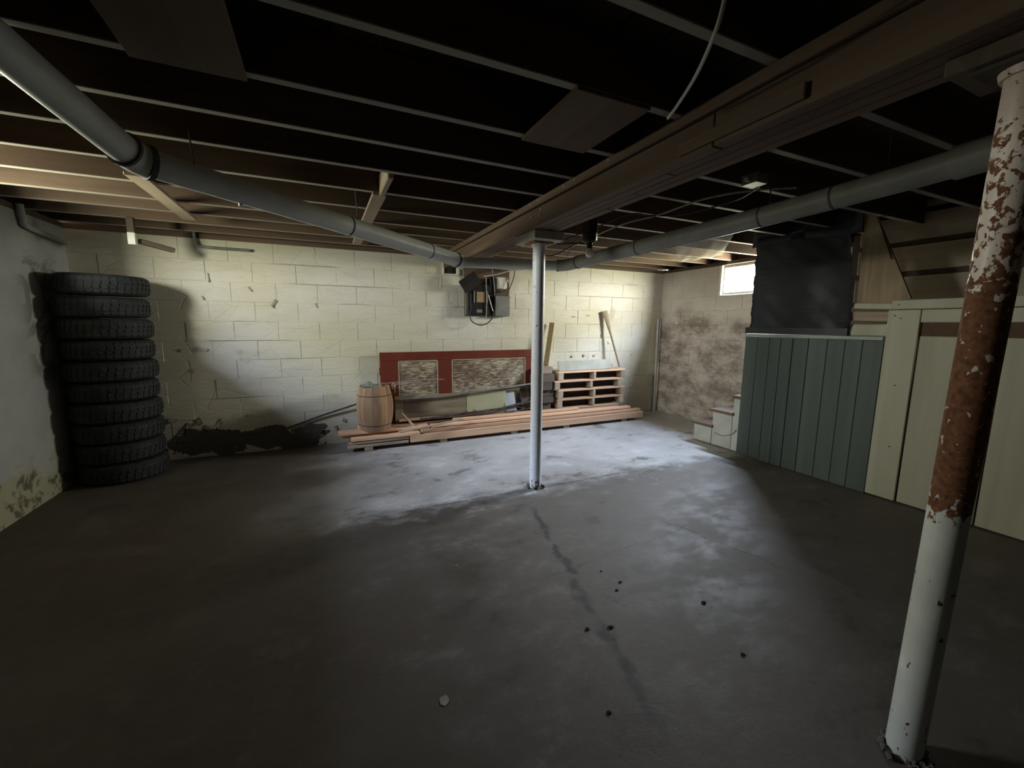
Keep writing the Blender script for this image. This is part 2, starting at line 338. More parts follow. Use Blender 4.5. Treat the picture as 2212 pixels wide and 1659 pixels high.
M = dict(
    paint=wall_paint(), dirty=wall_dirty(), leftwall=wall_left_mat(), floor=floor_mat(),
    mortar=plain('mortar', (.34, .31, .25), (.44, .41, .34), 12, .9),
    shade=plain('bare_concrete', (.10, .095, .085), (.14, .13, .12), 4, .9),
    joist=wood('joist_wood', (.065, .042, .029), (.14, .088, .058), 0, .5, .2, under=(.36, .33, .285)),
    joist_shaded=wood('shaded_joist_wood', (.05, .034, .025), (.11, .072, .05), 0, .5, .2, under=(.15, .13, .11)),  # same joist wood with the ceiling gloom put into its colour
    deck=wood('deck_wood', (.030, .022, .016), (.06, .044, .03), 0, .5, .3),
    beam=wood('beam_wood', (.10, .066, .048), (.19, .13, .095), 0, .5, .12),
    ply=wood('brown_plywood', (.085, .055, .035), (.15, .10, .065), 0, .5, .15),
    lumber=wood('pine_lumber', (.45, .26, .155), (.78, .52, .345), 0, .6, .26),
    greywood=wood('weathered_lumber', (.25, .19, .135), (.46, .37, .28), 0, .6, .2),
    darkwood=wood('dark_timber', (.055, .042, .032), (.14, .105, .08), 0, .6, .25),
    keg=wood('keg_wood', (.17, .095, .052), (.40, .25, .14), 2, .6, .48),
    strap=wood('strapping_wood', (.24, .19, .14), (.42, .35, .27), 0, .6, .1),
    red=plain('red_oxide_paint', (.115, .022, .012), (.155, .033, .017), 3, .5), panel=door_panel_mat(),
    crate=wood('crate_board', (.16, .125, .08), (.34, .27, .165), 0, .5, .1, dark=(.10, .075, .05)), yellow=plain('yellow_painted_board', (.34, .33, .19), (.42, .40, .25), 3, .6),
    greyboard=plain('grey_painted_board', (.29, .285, .23), (.40, .39, .32), 5, .6), slate=plain('grey_slab', (.32, .34, .36), (.40, .41, .42), 6, .7),
    green=wood('green_painted_plank', (.075, .095, .086), (.115, .142, .128), 2, .35, .08, .55), trim=plain('pale_green_trim', (.30, .36, .30), (.38, .42, .36), 6, .5),
    white=wood('cream_painted_plank', (.36, .34, .24), (.50, .48, .36), 2, .2, .05, .55), raw=wood('raw_slab_wood', (.17, .12, .07), (.44, .34, .21), 2, .45, .05, dark=(.12, .085, .05)),
    clap=wood('tan_siding', (.30, .25, .19), (.40, .34, .26), 0, .4, .06), brownrail=wood('brown_rail', (.07, .04, .022), (.13, .075, .04), 0, .5, .05),
    pipe=plain('grey_pipe', (.50, .52, .48), (.58, .60, .56), 5, .42), darkpipe=plain('dark_iron_pipe', (.17, .17, .16), (.23, .23, .215), 5, .5), raw2=wood('yellow_timber', (.24, .17, .08), (.42, .31, .16), 0, .5, .05), band=plain('dark_joint', (.05, .05, .05), (.09, .09, .085), 20, .6),
    rubber=plain('tyre_rubber', (.014, .016, .018), (.024, .027, .029), 14, .62), tread=plain('tyre_tread', (.016, .018, .019), (.03, .032, .034), 25, .75, bump=.3),
    post=rust_post('white_steel_post', False), postr=rust_post('rusting_steel_post', True),
    rust=plain('rusty_plate', (.25, .09, .03), (.45, .22, .10), 18, .8), block=plain('pale_wood_block', (.40, .37, .32), (.52, .48, .42), 6, .7),
    black=plain('black_metal', (.009, .009, .009), (.02, .019, .018), 10, .45), gmetal=plain('grey_metal', (.15, .155, .145), (.21, .21, .2), 8, .5),
    wbox=plain('white_box', (.62, .58, .52), (.72, .68, .62), 6, .6), tanl=plain('tan_label', (.26, .17, .10), (.33, .23, .14), 8, .6),
    cable=plain('dark_cable', (.02, .02, .02), (.04, .038, .036), 30, .6), gcable=plain('grey_cable', (.30, .29, .27), (.40, .39, .36), 30, .6),
    wcable=plain('pale_cable', (.50, .50, .47), (.60, .60, .56), 30, .5), rod=plain('grey_rod', (.24, .24, .24), (.36, .36, .35), 8, .4, .6), iron=plain('dark_iron', (.035, .03, .028), (.08, .065, .055), 15, .7),
    cloth=plain('green_plastic_rag', (.22, .27, .22), (.40, .44, .38), 8, .5), whitep=plain('flaking_white_paint', (.62, .61, .55), (.72, .71, .66), 8, .6),
    tarp=None, glass=glass_mat(), tintglass=glass_mat('tinted_window_glass', (.84, .86, .86, 1)), film=film_mat(), frame=plain('window_frame_wood', (.33, .29, .22), (.46, .41, .32), 8, .7), bulb=None,
    stair=plain('white_stair_paint', (.50, .52, .46), (.62, .63, .57), 5, .6), tread_w=wood('worn_tread', (.10, .065, .045), (.24, .17, .12), 1, .5, .1),
    crumb=plain('dark_crumb', (.015, .013, .012), (.03, .028, .025), 40, .9), paper=plain('dusty_scrap', (.20, .175, .15), (.28, .25, .22), 10, .9))
def tarp_mat():
    s = N('black_plastic_sheet', .38); o = s.pos(); n = s.noise(s.mapv(o, (1, 3, 30)), 1.6, 5, .6, .3); g = s.noise(o, 1.4, 3)
    s.col(s.ramp(g, [(.3, (.026, .028, .030)), (.7, (.04, .042, .044))])).bump(s.math('MULTIPLY', n, s.rng(g, .4, .6)), .5, .02); return s.m
M['tarp'] = tarp_mat()
def bulb_mat():
    s = N('frosted_bulb', .25); s.col((.92, .91, .88)); s.b.inputs['Subsurface Weight'].default_value = 0; return s.m
M['bulb'] = bulb_mat()

# ------------------------------------------------------------------ structure
def struct(o, label=None): return tag(o, label, None, None, 'structure')
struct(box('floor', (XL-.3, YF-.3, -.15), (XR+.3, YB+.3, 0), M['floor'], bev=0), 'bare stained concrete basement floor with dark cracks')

def block_mesh(L, seed):
    random.seed(seed); bm = bmesh.new(); add_box(bm, (-L/2+.001, 0, .0012), (L/2-.001, .03, COURSE-.0018), .003, 0)
    for v in bm.verts: v.co += Vector((rnd(-.0015, .0015), rnd(-.0015, .0015) if v.co.y < .01 else 0, rnd(-.0015, .0015)))
    me = to_mesh(bm); return me
def block_wall(parent, ax, face, sgn, a, b, mat, hole=None):
    """courses of blocks facing the room; ax 0: the wall runs along x (back), ax 1: along y (sides)"""
    cache = {}
    for i in range(11):
        z = i*COURSE; u = a-(BL/2 if i % 2 else 0)
        while u < b-.03:
            u0, u1 = max(u, a), min(u+BL, b); u += BL
            if u1-u0 < .05: continue
            spans = [(u0, u1)]
            if hole and i >= 9:
                spans = [(p, q) for p, q in ((u0, min(u1, hole[0])), (max(u0, hole[1]), u1)) if q-p > .04]
            for p, q in spans:
                k = (round(q-p, 2), random.randrange(3))
                if k not in cache: cache[k] = block_mesh(q-p, hash(k) % 1000); cache[k].materials.append(mat)
                o = bpy.data.objects.new('block', cache[k]); COL.objects.link(o); o.parent = parent
                j = random.Random(int(p*1000)+i*77).uniform(-.0022, .0022)
                if ax == 0: o.location = ((p+q)/2, face+j, z)
                else:
                    o.location = (face+sgn*j, (p+q)/2, z); o.rotation_euler = (0, 0, -math.pi/2 if sgn > 0 else math.pi/2)
random.seed(11)
wb = struct(box('wall_back', (XL-.2, YB+.005, 0), (XR+.2, YB+.2, ZW), M['paint'], bev=0), 'cream painted concrete block back wall with peeling paint')
wb_loc = wb.location.copy()
def reroot(o):                      # move origin to world zero so children can be given in world coordinates
    o.data.transform(Matrix.Translation(o.location)); o.location = (0, 0, 0); return o
reroot(wb); block_wall(wb, 0, YB, 1, XL, XR, M['paint'])
def side_wall(name, x0, x1, hole, mat):
    bm = bmesh.new()
    for a, b in (((x0, YF, 0), (x1, YB, WZ[0])), ((x0, YF, WZ[0]), (x1, hole[0], ZW)), ((x0, hole[1], WZ[0]), (x1, YB, ZW))): add_box(bm, a, b)
    return mesh_obj(name, to_mesh(bm), mat)
wr = struct(side_wall('wall_right', XR+.005, XR+.10, WIN_R, M['dirty']), 'dirty concrete block side wall with a small bright window')
block_wall(wr, 1, XR, 1, .9, YB, M['dirty'], WIN_R)
wl = struct(side_wall('wall_left', XL-.2, XL, WIN_L, M['leftwall']), 'chalky grey plastered side wall with damp peeling patches')
struct(box('wall_front', (XL-.2, YF-.2, 0), (XR+.2, YF, ZD), M['shade'], bev=0), 'bare concrete wall behind the viewer')
for nm, y0, y1, p0, p1 in (('trim_1', YB, YB+.14, 0, 0),):
    struct(box(nm, (XL-.1, YB+.0, ZW), (XR+.1, YB+.14, ZJ), M['joist'], bev=.003), 'rough wooden sill plate on top of the back wall')
struct(box('trim_2', (XL-.14, YF, ZW), (XL, YB, ZJ), M['joist'], bev=.003), 'wooden sill plate on top of the left wall')
struct(box('trim_3', (XR, YF, ZW), (XR+.14, YB, ZJ), M['joist'], bev=.003), 'wooden sill plate on top of the right wall')

# ceiling: deck boards and joists
ceil = struct(box('ceiling', (XL-.2, YF-.2, ZD+.022), (XR+.2, YB+.2, ZD+.09), M['deck'], bev=0), 'open joist ceiling with dark deck boards'); reroot(ceil)
x = XL-.15; k = 0
while x < XR:
    box('deck_board', (x+.003, YF, ZD), (min(x+.187, XR+.15), YB+.12, ZD+.025), M['deck'], ceil, bev=.002); x += .19
JY = [-1.42, -1.02, -.60, -.20, .20, .60, 1.02, 1.42, 1.85, 2.24, 2.62, 3.05, 3.49, 3.92, 4.29, 4.67, 5.06]
for i, y in enumerate(JY):
    j = rnd(-.004, .004); s = rnd(-.008, .008)
    bar('joist', (XL-.1, y+s, (ZJ+ZD)/2+j), (1.60, y-s, (ZJ+ZD)/2+j), .042, ZD-ZJ+.004, M['joist'], ceil, bev=.003)
    yy = y+(.046 if y < 5 else 0)
    bar('joist', (1.50, yy+.002, (ZJ+ZD)/2-j), (XR+.12, yy+s, (ZJ+ZD)/2-j), .042, ZD-ZJ+.004, M['joist_shaded' if y < 2.5 else 'joist'], ceil, bev=.003)
box('rim_joist', (XL-.1, YB+.03, ZJ), (XR+.1, YB+.07, ZD), M['joist'], ceil)
box('rim_joist', (XL-.13, YF, ZJ), (XL-.09, YB, ZD), M['joist'], ceil); box('rim_joist', (XR+.09, YF, ZJ), (XR+.13, YB, ZD), M['joist'], ceil)
def top_board(name, x0, x1, y0, y1, t, mat, label, cat='board'):
    o = bar(name, ((x0+x1)/2, y0, ZJ-t/2), ((x0+x1)/2, y1, ZJ-t/2), x1-x0, t, mat, bev=.003) if (y1-y0) > (x1-x0) else bar(name, (x0, (y0+y1)/2, ZJ-t/2), (x1, (y0+y1)/2, ZJ-t/2), y1-y0, t, mat, bev=.003)
    return tag(o, label, cat)
top_board('plywood_patch', -.52, -.19, 1.24, 1.875, .018, M['ply'], 'brown plywood sheet nailed under the joists above the grey drain pipe bend', 'plywood')
top_board('plywood_patch', .905, 1.255, 1.40, 1.875, .018, M['ply'], 'square brown plywood patch nailed under the joists beside the big beam', 'plywood')
top_board('strapping_board', .365, .455, 3.03, 4.95, .022, M['strap'], 'pale strapping board crossing the joists above the straight run of drain pipe', 'board')
tag(bar('joist_blocking', (.425, 2.645, ZJ+.04), (.425, 3.03, ZJ+.04), .035, .13, M['strap'], upv=(0, 0, 1)), 'pale wooden blocking set on edge between two joists at the strapping board', 'blocking')
top_board('strapping_board', -1.00, -.90, 3.28, 4.44, .022, M['greywood'], 'brown strapping board nailed across the joists over the tyre stack side', 'board')
b = thing('hanging_bracket', 'short wooden hanger with a white lower end under the joists near the tyres', 'bracket', (-1.40, 4.66, 2.06))
box('upright', (-1.435, 4.64, 2.16), (-1.385, 4.68, ZJ), M['darkwood'], b); box('white_end', (-1.437, 4.637, 2.06), (-1.383, 4.683, 2.16), M['whitep'], b)
bar('arm', (-1.375, 4.70, 2.10), (-1.20, 4.92, 2.07), .05, .04, M['greywood'], b)

# windows
def window(name, xw, xo, hole, sgn, label, glass='glass'):
    g = struct(thing(name, label, None, (xw, sum(hole)/2, WZ[0])), label)
    x0, x1 = xw+sgn*.03, xw+sgn*.065; t = .04; y0, y1, z0, z1 = hole[0], hole[1], WZ[0], WZ[1]
    fr = []
    for a, b_ in (((x0, y0, z0), (x1, y1, z0+t)), ((x0, y0, z1-t), (x1, y1, z1)), ((x0, y0, z0+t), (x1, y0+t, z1-t)), ((x0, y1-t, z0+t), (x1, y1, z1-t))):
        fr.append(box('window_frame', a, b_, M['frame'], g, bev=.004))
    xm = xw+sgn*.048
    box('window_pane', (xm-.002, y0+t, z0+t), (xm+.002, y1-t, z1-t), M[glass], g, bev=0)
    box('window_sill', (xw-sgn*.012, y0-.02, z0-.02), (xw+sgn*.035, y1+.02, z0+.004), M['whitep'], g)
    for yy in (y0, y1): box('window_jamb', (xw-sgn*.012, yy-.022, z0), (xw+sgn*.03, yy+.022, z1), M['whitep'], g)
    return g
window('window_1', XR, XR+.2, WIN_R, 1, 'small basement window glaring white high in the block wall')
window('window_2', XL, XL-.2, WIN_L, -1, 'tinted small basement window high in the left plastered wall', 'tintglass')  # pane tinted to hold back some of its daylight

# unseen blocker added outside, over the left window: keeps the high sky off it
pr_ = thing('sky_blocker', 'added low light blocker outside over the window in the plastered wall', 'light blocker', (XL-.25, 3.45, 2.52))
box('blocker_slab', (XL-.70, 1.2, 2.58), (XL-.22, 5.4, 2.66), M['deck'], pr_); box('blocker_edge', (XL-.74, 1.2, 2.54), (XL-.70, 5.4, 2.68), M['strap'], pr_)
for y_ in (1.6, 2.6, 3.6, 4.6): box('blocker_rib', (XL-.70, y_, 2.51), (XL-.22, y_+.05, 2.58), M['joist'], pr_)

# big beam
bmn = thing('ceiling_beam', 'massive brown built-up wooden beam carried on two steel posts', 'beam', (1.56, 1.8, 2.11))
for i in range(4):
    x0 = 1.44+.0605*i
    for (a, b_) in ((YF, 1.25+.3*i), (1.25+.3*i, YB+.05)):
        bar('beam_ply', (x0+.03, a+.002, 2.1725+rnd(-.002, .002)), (x0+.03, b_-.002, 2.1725), .059, .125, M['beam'], bmn, bev=.004)
bar('top_plate', (1.552, YF, 2.262), (1.552, YB+.04, 2.262), .26, .046, M['beam'], bmn, bev=.005)
bar('patch_board', (1.43, .9, 2.15), (1.43, 1.42, 2.15), .05, .014, M['beam'], bmn, upv=(1, 0, 0))
for (px_, py_) in ((1246, 383), (1222, 402), (1166, 430), (1150, 440), (1168, 452), (1148, 468), (1060, 488), (1027, 506), (1320, 343), (1166, 465)):
    p = hit(px_, py_, 0, 1.437); bm = bmesh.new(); bmesh.ops.create_icosphere(bm, subdivisions=1, radius=1)
    for v in bm.verts: v.co = Vector((v.co.x*.003, v.co.y*rnd(.006, .012), v.co.z*rnd(.008, .018)))
    z = min(max(p.z, 2.13), 2.27); mesh_obj('plaster_spot', to_mesh(bm, 180), M['block'], bmn, Vector((1.437 if z < 2.235 else 1.421, p.y, z))-bmn.location)

# steel posts
def post(name, base, top, r, mat, label, block):
    g = thing(name, label, 'post', base)
    n = 40; pts = [Vector(base).lerp(Vector(top), i/n) for i in range(n+1)]
    tube('pole', pts, r, mat, g, 24)
    bm = bmesh.new()
    for k in range(26):
        a = rnd(0, 6.28); rr = r+rnd(-.004, .02); q = bmesh.ops.create_icosphere(bm, subdivisions=1, radius=rnd(.008, .018))['verts']
        for v in q: v.co = Vector((v.co.x, v.co.y, v.co.z*.6))+Vector((rr*math.cos(a), rr*math.sin(a), rnd(.003, .022)))
    mesh_obj('crumbled_footing', to_mesh(bm), M['shade'], g)
    t = Vector(top)
    bm = bmesh.new(); bmesh.ops.create_cone(bm, segments=24, radius1=r*1.18, radius2=r*1.28, depth=.02, cap_ends=True)
    mesh_obj('collar', to_mesh(bm, 40), mat, g, t-Vector(base)+Vector((0, 0, -.012)))
    box('cap_plate', (t.x-.085, t.y-.085, t.z-.004), (t.x+.085, t.y+.085, t.z+.008), M['rust' if block else 'iron'], g, bev=.002)
    if block: bar('wood_block', (t.x, t.y-.17, t.z+.0395), (t.x, t.y+.17, t.z+.0395), .26, .063, M['block'], g)
    else: box('wood_shim', (t.x-.11, t.y-.13, t.z+.008), (t.x+.11, t.y+.13, 2.109), M['darkwood'], g)
    return g
post('steel_post', (1.635, 3.04, 0), (1.60, 2.97, 2.038), .05, M['post'], 'slim white-painted steel post standing mid-floor in the bright patch', True)
post('steel_post', (1.70, .53, 0), (1.655, .485, 2.06), .047, M['postr'], 'heavily rusted pale steel post in front of the cream plank half wall', False)

# drain pipe
dp = thing('drain_pipe', 'long grey drain pipe with dark joints slung under the ceiling joists', 'pipe', (1.28, 3.95, 2.0))
L_pts = [fl(-60, 55, 2.225), fl(0, 105, 2.215), fl(150, 225, 2.18), fl(268, 322, 2.14)]
elb = [fl(268, 322, 2.14), fl(292, 339, 2.13), fl(322, 352, 2.12)]
L2 = [fl(322, 352, 2.12), fl(500, 405, 2.09), fl(695, 465, 2.06), fl(880, 527, 2.03), fl(985, 561, 2.015)]
s0, s1 = L2[0], L2[-1]; L2 = [s0.lerp(s1, t/6) for t in range(7)]
MID = [fl(1000, 567, 2.0), fl(1110, 572, 2.0), fl(1205, 574, 2.0)]; MID = [MID[0].lerp(MID[2], t/3) for t in range(4)]
R_ = [fl(1250, 566, 2.0), fl(1420, 522, 2.03), fl(1600, 480, 2.05), fl(1740, 447, 2.07), fl(1900, 400, 2.08), fl(2065, 352, 2.09)]
def off(a, b, d): return a+(b-a).normalized()*d
near = off(L_pts[1], L_pts[0], 1.6)
tube('pipe_run', smooth_path([near, L_pts[2], L_pts[3]], 6), .062, M['pipe'], dp, 24)
tube('elbow', smooth_path(elb, 6), .070, M['pipe'], dp, 24)
tube('pipe_run', L2, .062, M['pipe'], dp, 24)
tube('pipe_run', MID, .050, M['pipe'], dp, 24)
tube('elbow', smooth_path([MID[-1], (MID[-1]+R_[0])/2+Vector((.03, .05, 0)), R_[0]], 6), .056, M['darkpipe'], dp, 24)
tube('elbow', smooth_path([L2[-1], (L2[-1]+MID[0])/2+Vector((0, .01, 0)), MID[0]], 6), .064, M['pipe'], dp, 24)
RR = smooth_path([R_[0], R_[2], R_[4], R_[5]], 8); tube('pipe_run', RR, .058, M['darkpipe'], dp, 24)
tube('hub', [RR[-1], off(RR[-1], RR[-1]*2-RR[-3], .35)], .068, M['darkpipe'], dp, 24)
def ring(p, d, r, w=.014): tube('joint_band', [p-d*w/2, p+d*w/2], r, M['band'], dp, 24)
dd = lambda a, b: (b-a).normalized()
ring(elb[0], dd(elb[0], elb[1]), .074, .012); ring(elb[-1], dd(L2[0], L2[1]), .076, .022)
for t in (.47, .83): ring(s0.lerp(s1, t), dd(s0, s1), .0645, .010)
ring(L2[-1], dd(s0, s1), .068, .02); ring(MID[-1], dd(MID[0], MID[-1]), .058, .012); ring(R_[0], dd(R_[0], R_[1]), .062, .014)
for i in (4, 9, 13): ring(RR[i], dd(RR[i-1], RR[i+1]), .0605, .010)
for p, q in ((s0.lerp(s1, .47), 1), (RR[9], 1), (s0.lerp(s1, .05), 1), (RR[16], 1)):
    tube('hanger_strap', [p+Vector((.062, 0, .02)), p+Vector((.05, 0, ZJ-p.z+.03))], .004, M['band'], dp, 6)
tube('stub_fitting', [L2[1]+Vector((0, 0, -.05)), L2[1]+Vector((0, 0, -.075))], .012, M['whitep'], dp, 10)

# ------------------------------------------------------------------ tyres
ty = Vector((-1.710, 4.835, 0)); TOPZ = 1.80; NT = 10; th = TOPZ/NT
prof = [(.19, -.06), (.20, -.085), (.235, -.092), (.275, -.090), (.298, -.078), (.309, -.052), (.312, 0), (.309, .052), (.298, .078), (.275, .090), (.235, .092), (.20, .085), (.19, .06), (.205, 0)]
def tyre_mesh():
    bm = bmesh.new(); lathe_bm(bm, [(r, z*th/.19) for r, z in prof], 48, closed=True); return to_mesh(bm, 60)
def tread_mesh():
    bm = bmesh.new()
    for k in range(40):
        a = 2*math.pi*k/40
        for zz in (-.052, -.018, .018, .052):
            q = bmesh.ops.create_cube(bm, size=1)['verts']
            mt = Matrix.Rotation(a+(.03 if zz > 0 else 0), 4, 'Z') @ Matrix.Translation((.3095-(.006 if abs(zz) > .03 else 0), 0, zz*th/.19)) @ Matrix.Diagonal((.012, .036, .027, 1))
            for v in q: v.co = mt @ v.co
    return to_mesh(bm)
tm, tr = tyre_mesh(), tread_mesh(); tm.materials.append(M['rubber']); tr.materials.append(M['tread'])
ordn = ['bottom', 'second', 'third', 'fourth', 'fifth', 'sixth', 'seventh', 'eighth', 'ninth']
for i in range(NT):
    lab = ('topmost black tyre of the tall stack, lying slightly tilted' if i == NT-1 else 'bottom black tyre of the stack, resting on the concrete floor' if i == 0 else
           f'{ordn[i]} black tyre counted up from the floor in the corner stack')
    o = tag(mesh_obj('car_tyre', tm, None, None, ty+Vector((rnd(-.004, .010), rnd(-.010, .006), th*(i+.5)))), lab, 'tyre', 'stack of old tyres')
    o.rotation_euler = (0, 0, rnd(0, 3)); t_ = mesh_obj('tread', tr, None, o)
    o.scale = (1+rnd(-.03, .0),)*2+(1,)
    if i == NT-1: o.rotation_euler = (.03, -.015, 1); o.location.z += .012

# ------------------------------------------------------------------ lumber pile
def lum(x0, x1, y, z, w, t, mat, label, skew=0.0, group='boards of the lumber pile'):
    o = bar('lumber_board', (x0, y+skew, z+t/2), (x1, y-skew, z+t/2), w, t, M[mat], bev=.004, bow=rnd(0, .0012), seg=6)
    return tag(o, label, 'board', group)
for i, xx in enumerate((.42, 1.28, 2.22, 3.02, 4.02)):
    o = bar('bearer_block', (xx, 4.72 if i else 4.70, .0225), (xx+.02, 5.14, .0225), .09, .045, M['greywood'])
    tag(o, ('wooden bearer under the lumber end that carries the keg', 'wooden bearer under the lumber pile below the crate front', 'wooden bearer under the lumber pile beside the white post', 'wooden bearer under the lumber pile before the pallets', 'wooden bearer under the far end of the lumber pile by the stairs')[i], 'bearer', 'bearers under the lumber')
T = .038
# layer by layer from the floor up: x0, x1, y, z, width, thickness
rows = [
 (.88, 4.36, 4.740, .045, .080, .085, 'lumber', 'thick pink-brown timber forming the lower front edge of the lumber pile'),
 (.22, 4.30, 4.858, .045, .125, T, 'lumber', 'wide board in the lowest layer behind the front timber'),
 (.26, 4.20, 5.000, .045, .140, T, 'greywood', 'weathered board at the bottom of the pile near the wall'),
 (.20, .86, 4.742, .047, .085, .030, 'greywood', 'short grey board end jutting out low at the keg end'),
 (.24, 4.10, 4.862, .087, .115, T, 'lumber', 'second-layer board under the middle of the lumber pile'),
 (.30, 4.25, 5.010, .087, .150, T, 'lumber', 'second-layer board running below the pallets'),
 (.28, .87, 4.750, .087, .080, .026, 'greywood', 'thin warped grey board laid on the jutting low end'),
 (1.02, 4.34, 4.782, .134, .090, .032, 'lumber', 'long board laid flat on top of the thick front timber'),
 (.16, 3.95, 4.900, .130, .110, .036, 'lumber', 'third-layer board passing under the keg'),
 (.20, 4.15, 5.040, .130, .140, .036, 'greywood', 'third-layer weathered board close to the wall'),
 (.24, 1.00, 4.755, .122, .100, .034, 'lumber', 'bright short board end sticking out in front of the keg'),
 (1.15, 4.20, 4.842, .172, .080, .032, 'lumber', 'long narrow board on the upper front of the pile'),
 (.12, 1.13, 4.882, .172, .150, .030, 'lumber', 'broad board the keg stands on'),
 (1.66, 4.05, 4.936, .172, .085, .034, 'lumber', 'upper board behind the narrow front boards'),
 (.34, 3.90, 5.065, .172, .140, .032, 'lumber', 'upper board along the foot of the wall under the crate'),
 (1.45, 3.30, 4.890, .211, .070, .030, 'lumber', 'topmost board ending short in front of the pallets'),
 (1.72, 4.08, 4.985, .211, .100, .022, 'lumber', 'topmost board beneath the front of the pallet stack'),
]
for r in rows: lum(*r, skew=rnd(-.002, .002))
tag(bar('loose_slat', hit(868, 893, 1, 4.94), hit(893, 919, 1, 4.82), .035, .014, M['greywood']), 'short grey slat propped against the crate beside the keg', 'slat')
tag(bar('loose_slat', fl(862, 934, .225), fl(1000, 905, .26), .05, .014, M['greywood']), 'thin weathered slat lying skewed across the boards right of the keg', 'slat')

# keg
kc = Vector((.525, 4.895, .208)); KH = .50
kg = thing('wooden_keg', 'small brown wooden keg with thin hoops standing on the lumber', 'keg', kc)
def kr(t): return .158+.044*math.sin(math.pi*min(max(t*.94+.03, 0), 1))
NS = 14
for k in range(NS):
    a0 = 2*math.pi*k/NS+.006; a1 = 2*math.pi*(k+1)/NS-.006; bm = bmesh.new(); h = KH+rnd(-.006, .004)
    pr = [(kr(i/10)+rnd(-.0006, .0006), h*i/10) for i in range(11)]; pr2 = [(r-.016, z) for r, z in reversed(pr)]
    lathe_bm(bm, pr+pr2, 3, a0, a1, closed=True); mesh_obj('stave', to_mesh(bm, 35), M['keg'], kg)
for t in (.13, .80):
    bm = bmesh.new(); r = kr(t)+.002; lathe_bm(bm, [(r-.002, KH*t-.004), (r+.0015, KH*t-.004), (r+.0015, KH*t+.004), (r-.002, KH*t+.004)], 40, closed=True); mesh_obj('hoop', to_mesh(bm, 40), M['iron'], kg)
bm = bmesh.new(); bmesh.ops.create_cone(bm, segments=28, radius1=.145, radius2=.145, depth=.014, cap_ends=True); mesh_obj('bottom_head', to_mesh(bm), M['darkwood'], kg, (0, 0, .03))
bm = bmesh.new(); lathe_bm(bm, [(.0, KH-.05), (.08, KH-.045), (.14, KH-.05)], 20)
for v in bm.verts: v.co.z += rnd(-.012, .012)
tag(mesh_obj('keg_contents', to_mesh(bm, 40), M['darkwood'], None, kc), 'dark dry debris filling the top of the wooden keg', 'debris')
# rag in the keg mouth
random.seed(5); g = []
for i in range(9):
    row = []
    for j in range(9):
        u, v = i/8-.5, j/8-.5; zz = KH+.012+.055*math.exp(-((u+.12)**2+(v-.1)**2)*22)+rnd(-.008, .010)-abs(v)*.02
        row.append(kc+Vector((-.045+u*.20, -.035+v*.2, zz)))
    g.append(row)
tag(sheet('plastic_rag', g, M['cloth'], thick=.003), 'crumpled grey-green plastic rag poking out of the keg', 'rag')
# pale wire with a loop
wp = [hit(812, 826, 1, 4.95), hit(828, 828, 1, 4.955), hit(845, 827, 1, 4.96), hit(905, 821, 1, 4.97), hit(960, 819, 1, 4.98)]
tag(tube('pale_wire', smooth_path(wp, 5), .004, M['gcable'], n=6), 'pale wire stretched from the keg top across the red door', 'wire')
wp = [hit(853, 848, 1, 4.95), hit(853, 838, 1, 4.95), hit(853, 830, 1, 4.95), hit(848, 829, 1, 4.95), hit(847, 837, 1, 4.95), hit(851, 839, 1, 4.95), hit(856, 830, 1, 4.96), hit(900, 826, 1, 4.98)]
tag(tube('rope_loop', smooth_path(wp, 5), .005, M['gcable'], n=6), 'small looped knot of pale cord beside the keg rim', 'cord')

# red door lying on its long edge
dy = 5.09
A, B = Vector((.62, dy, 1.07)), Vector((2.66, dy, 1.07)); zb = .207
dr = thing('red_panel_door', 'red-brown wooden panel door stood on its long edge against the wall', 'door', (.62, dy, zb))
def dbox(n, x0, x1, z0, z1, y0=0, y1=.036, mat='red', b_=.004): return box(n, (x0, dy+y0, z0), (x1, dy+y1, z1), M[mat], dr, b_)
dbox('stile', .62, 2.66, .965, 1.07); dbox('stile', .62, 2.66, zb, .31)
dbox('rail', .62, .83, .31, .965); dbox('rail', 1.325, 1.50, .31, .965); dbox('rail', 2.56, 2.66, .31, .965)
for x0, x1 in ((.83, 1.325), (1.50, 2.56)):
    pn_ = dbox('panel', x0, x1, .31, .965, .012, .024, 'panel', 0)
    for a, b_ in (((x0, .31), (x0+.014, .965)), ((x1-.014, .31), (x1, .965)), ((x0, .951), (x1, .965))): box('moulding', (a[0], dy+.003, a[1]), (b_[0], dy+.014, b_[1]), M['frame'], pn_, .003)
for z_ in (.45, .8): dbox('hinge', .612, .622, z_, z_+.09, .004, .03, 'iron', .001)

# crate / trough in front of the door
cy = 4.985
cr = thing('wooden_crate', 'long low wooden crate in front of the red door', 'crate', (.78, cy, .24))
def cbox(n, x0, x1, z0, z1, y0, y1, mat): return bar(n, (x0, cy+(y0+y1)/2, (z0+z1)/2), (x1, cy+(y0+y1)/2, (z0+z1)/2), y1-y0, z1-z0, M[mat], cr, bev=.004)
cbox('end_board', .76, .86, .24, .54, 0, .02, 'crate'); cbox('front_board', .865, 1.66, .27, .51, .012, .03, 'crate'); cbox('top_rail', .76, 1.70, .51, .545, -.006, .03, 'crate')
cbox('bottom_rail', .80, 2.30, .236, .268, -.01, .03, 'lumber'); cbox('top_rail', 1.70, 2.42, .535, .565, .0, .03, 'crate')
box('yellow_panel', (1.665, cy+.008, .268), (2.22, cy+.024, .54), M['yellow'], cr); cbox('back_board', .80, 2.4, .24, .5, .07, .085, 'crate')
tag(bar('grey_slab', (2.29, 4.975, .24), (2.27, 5.035, .50), .16, .03, M['slate'], upv=(0, -1, 0)), 'small grey slab leaning at the end of the yellow crate panel', 'slab')
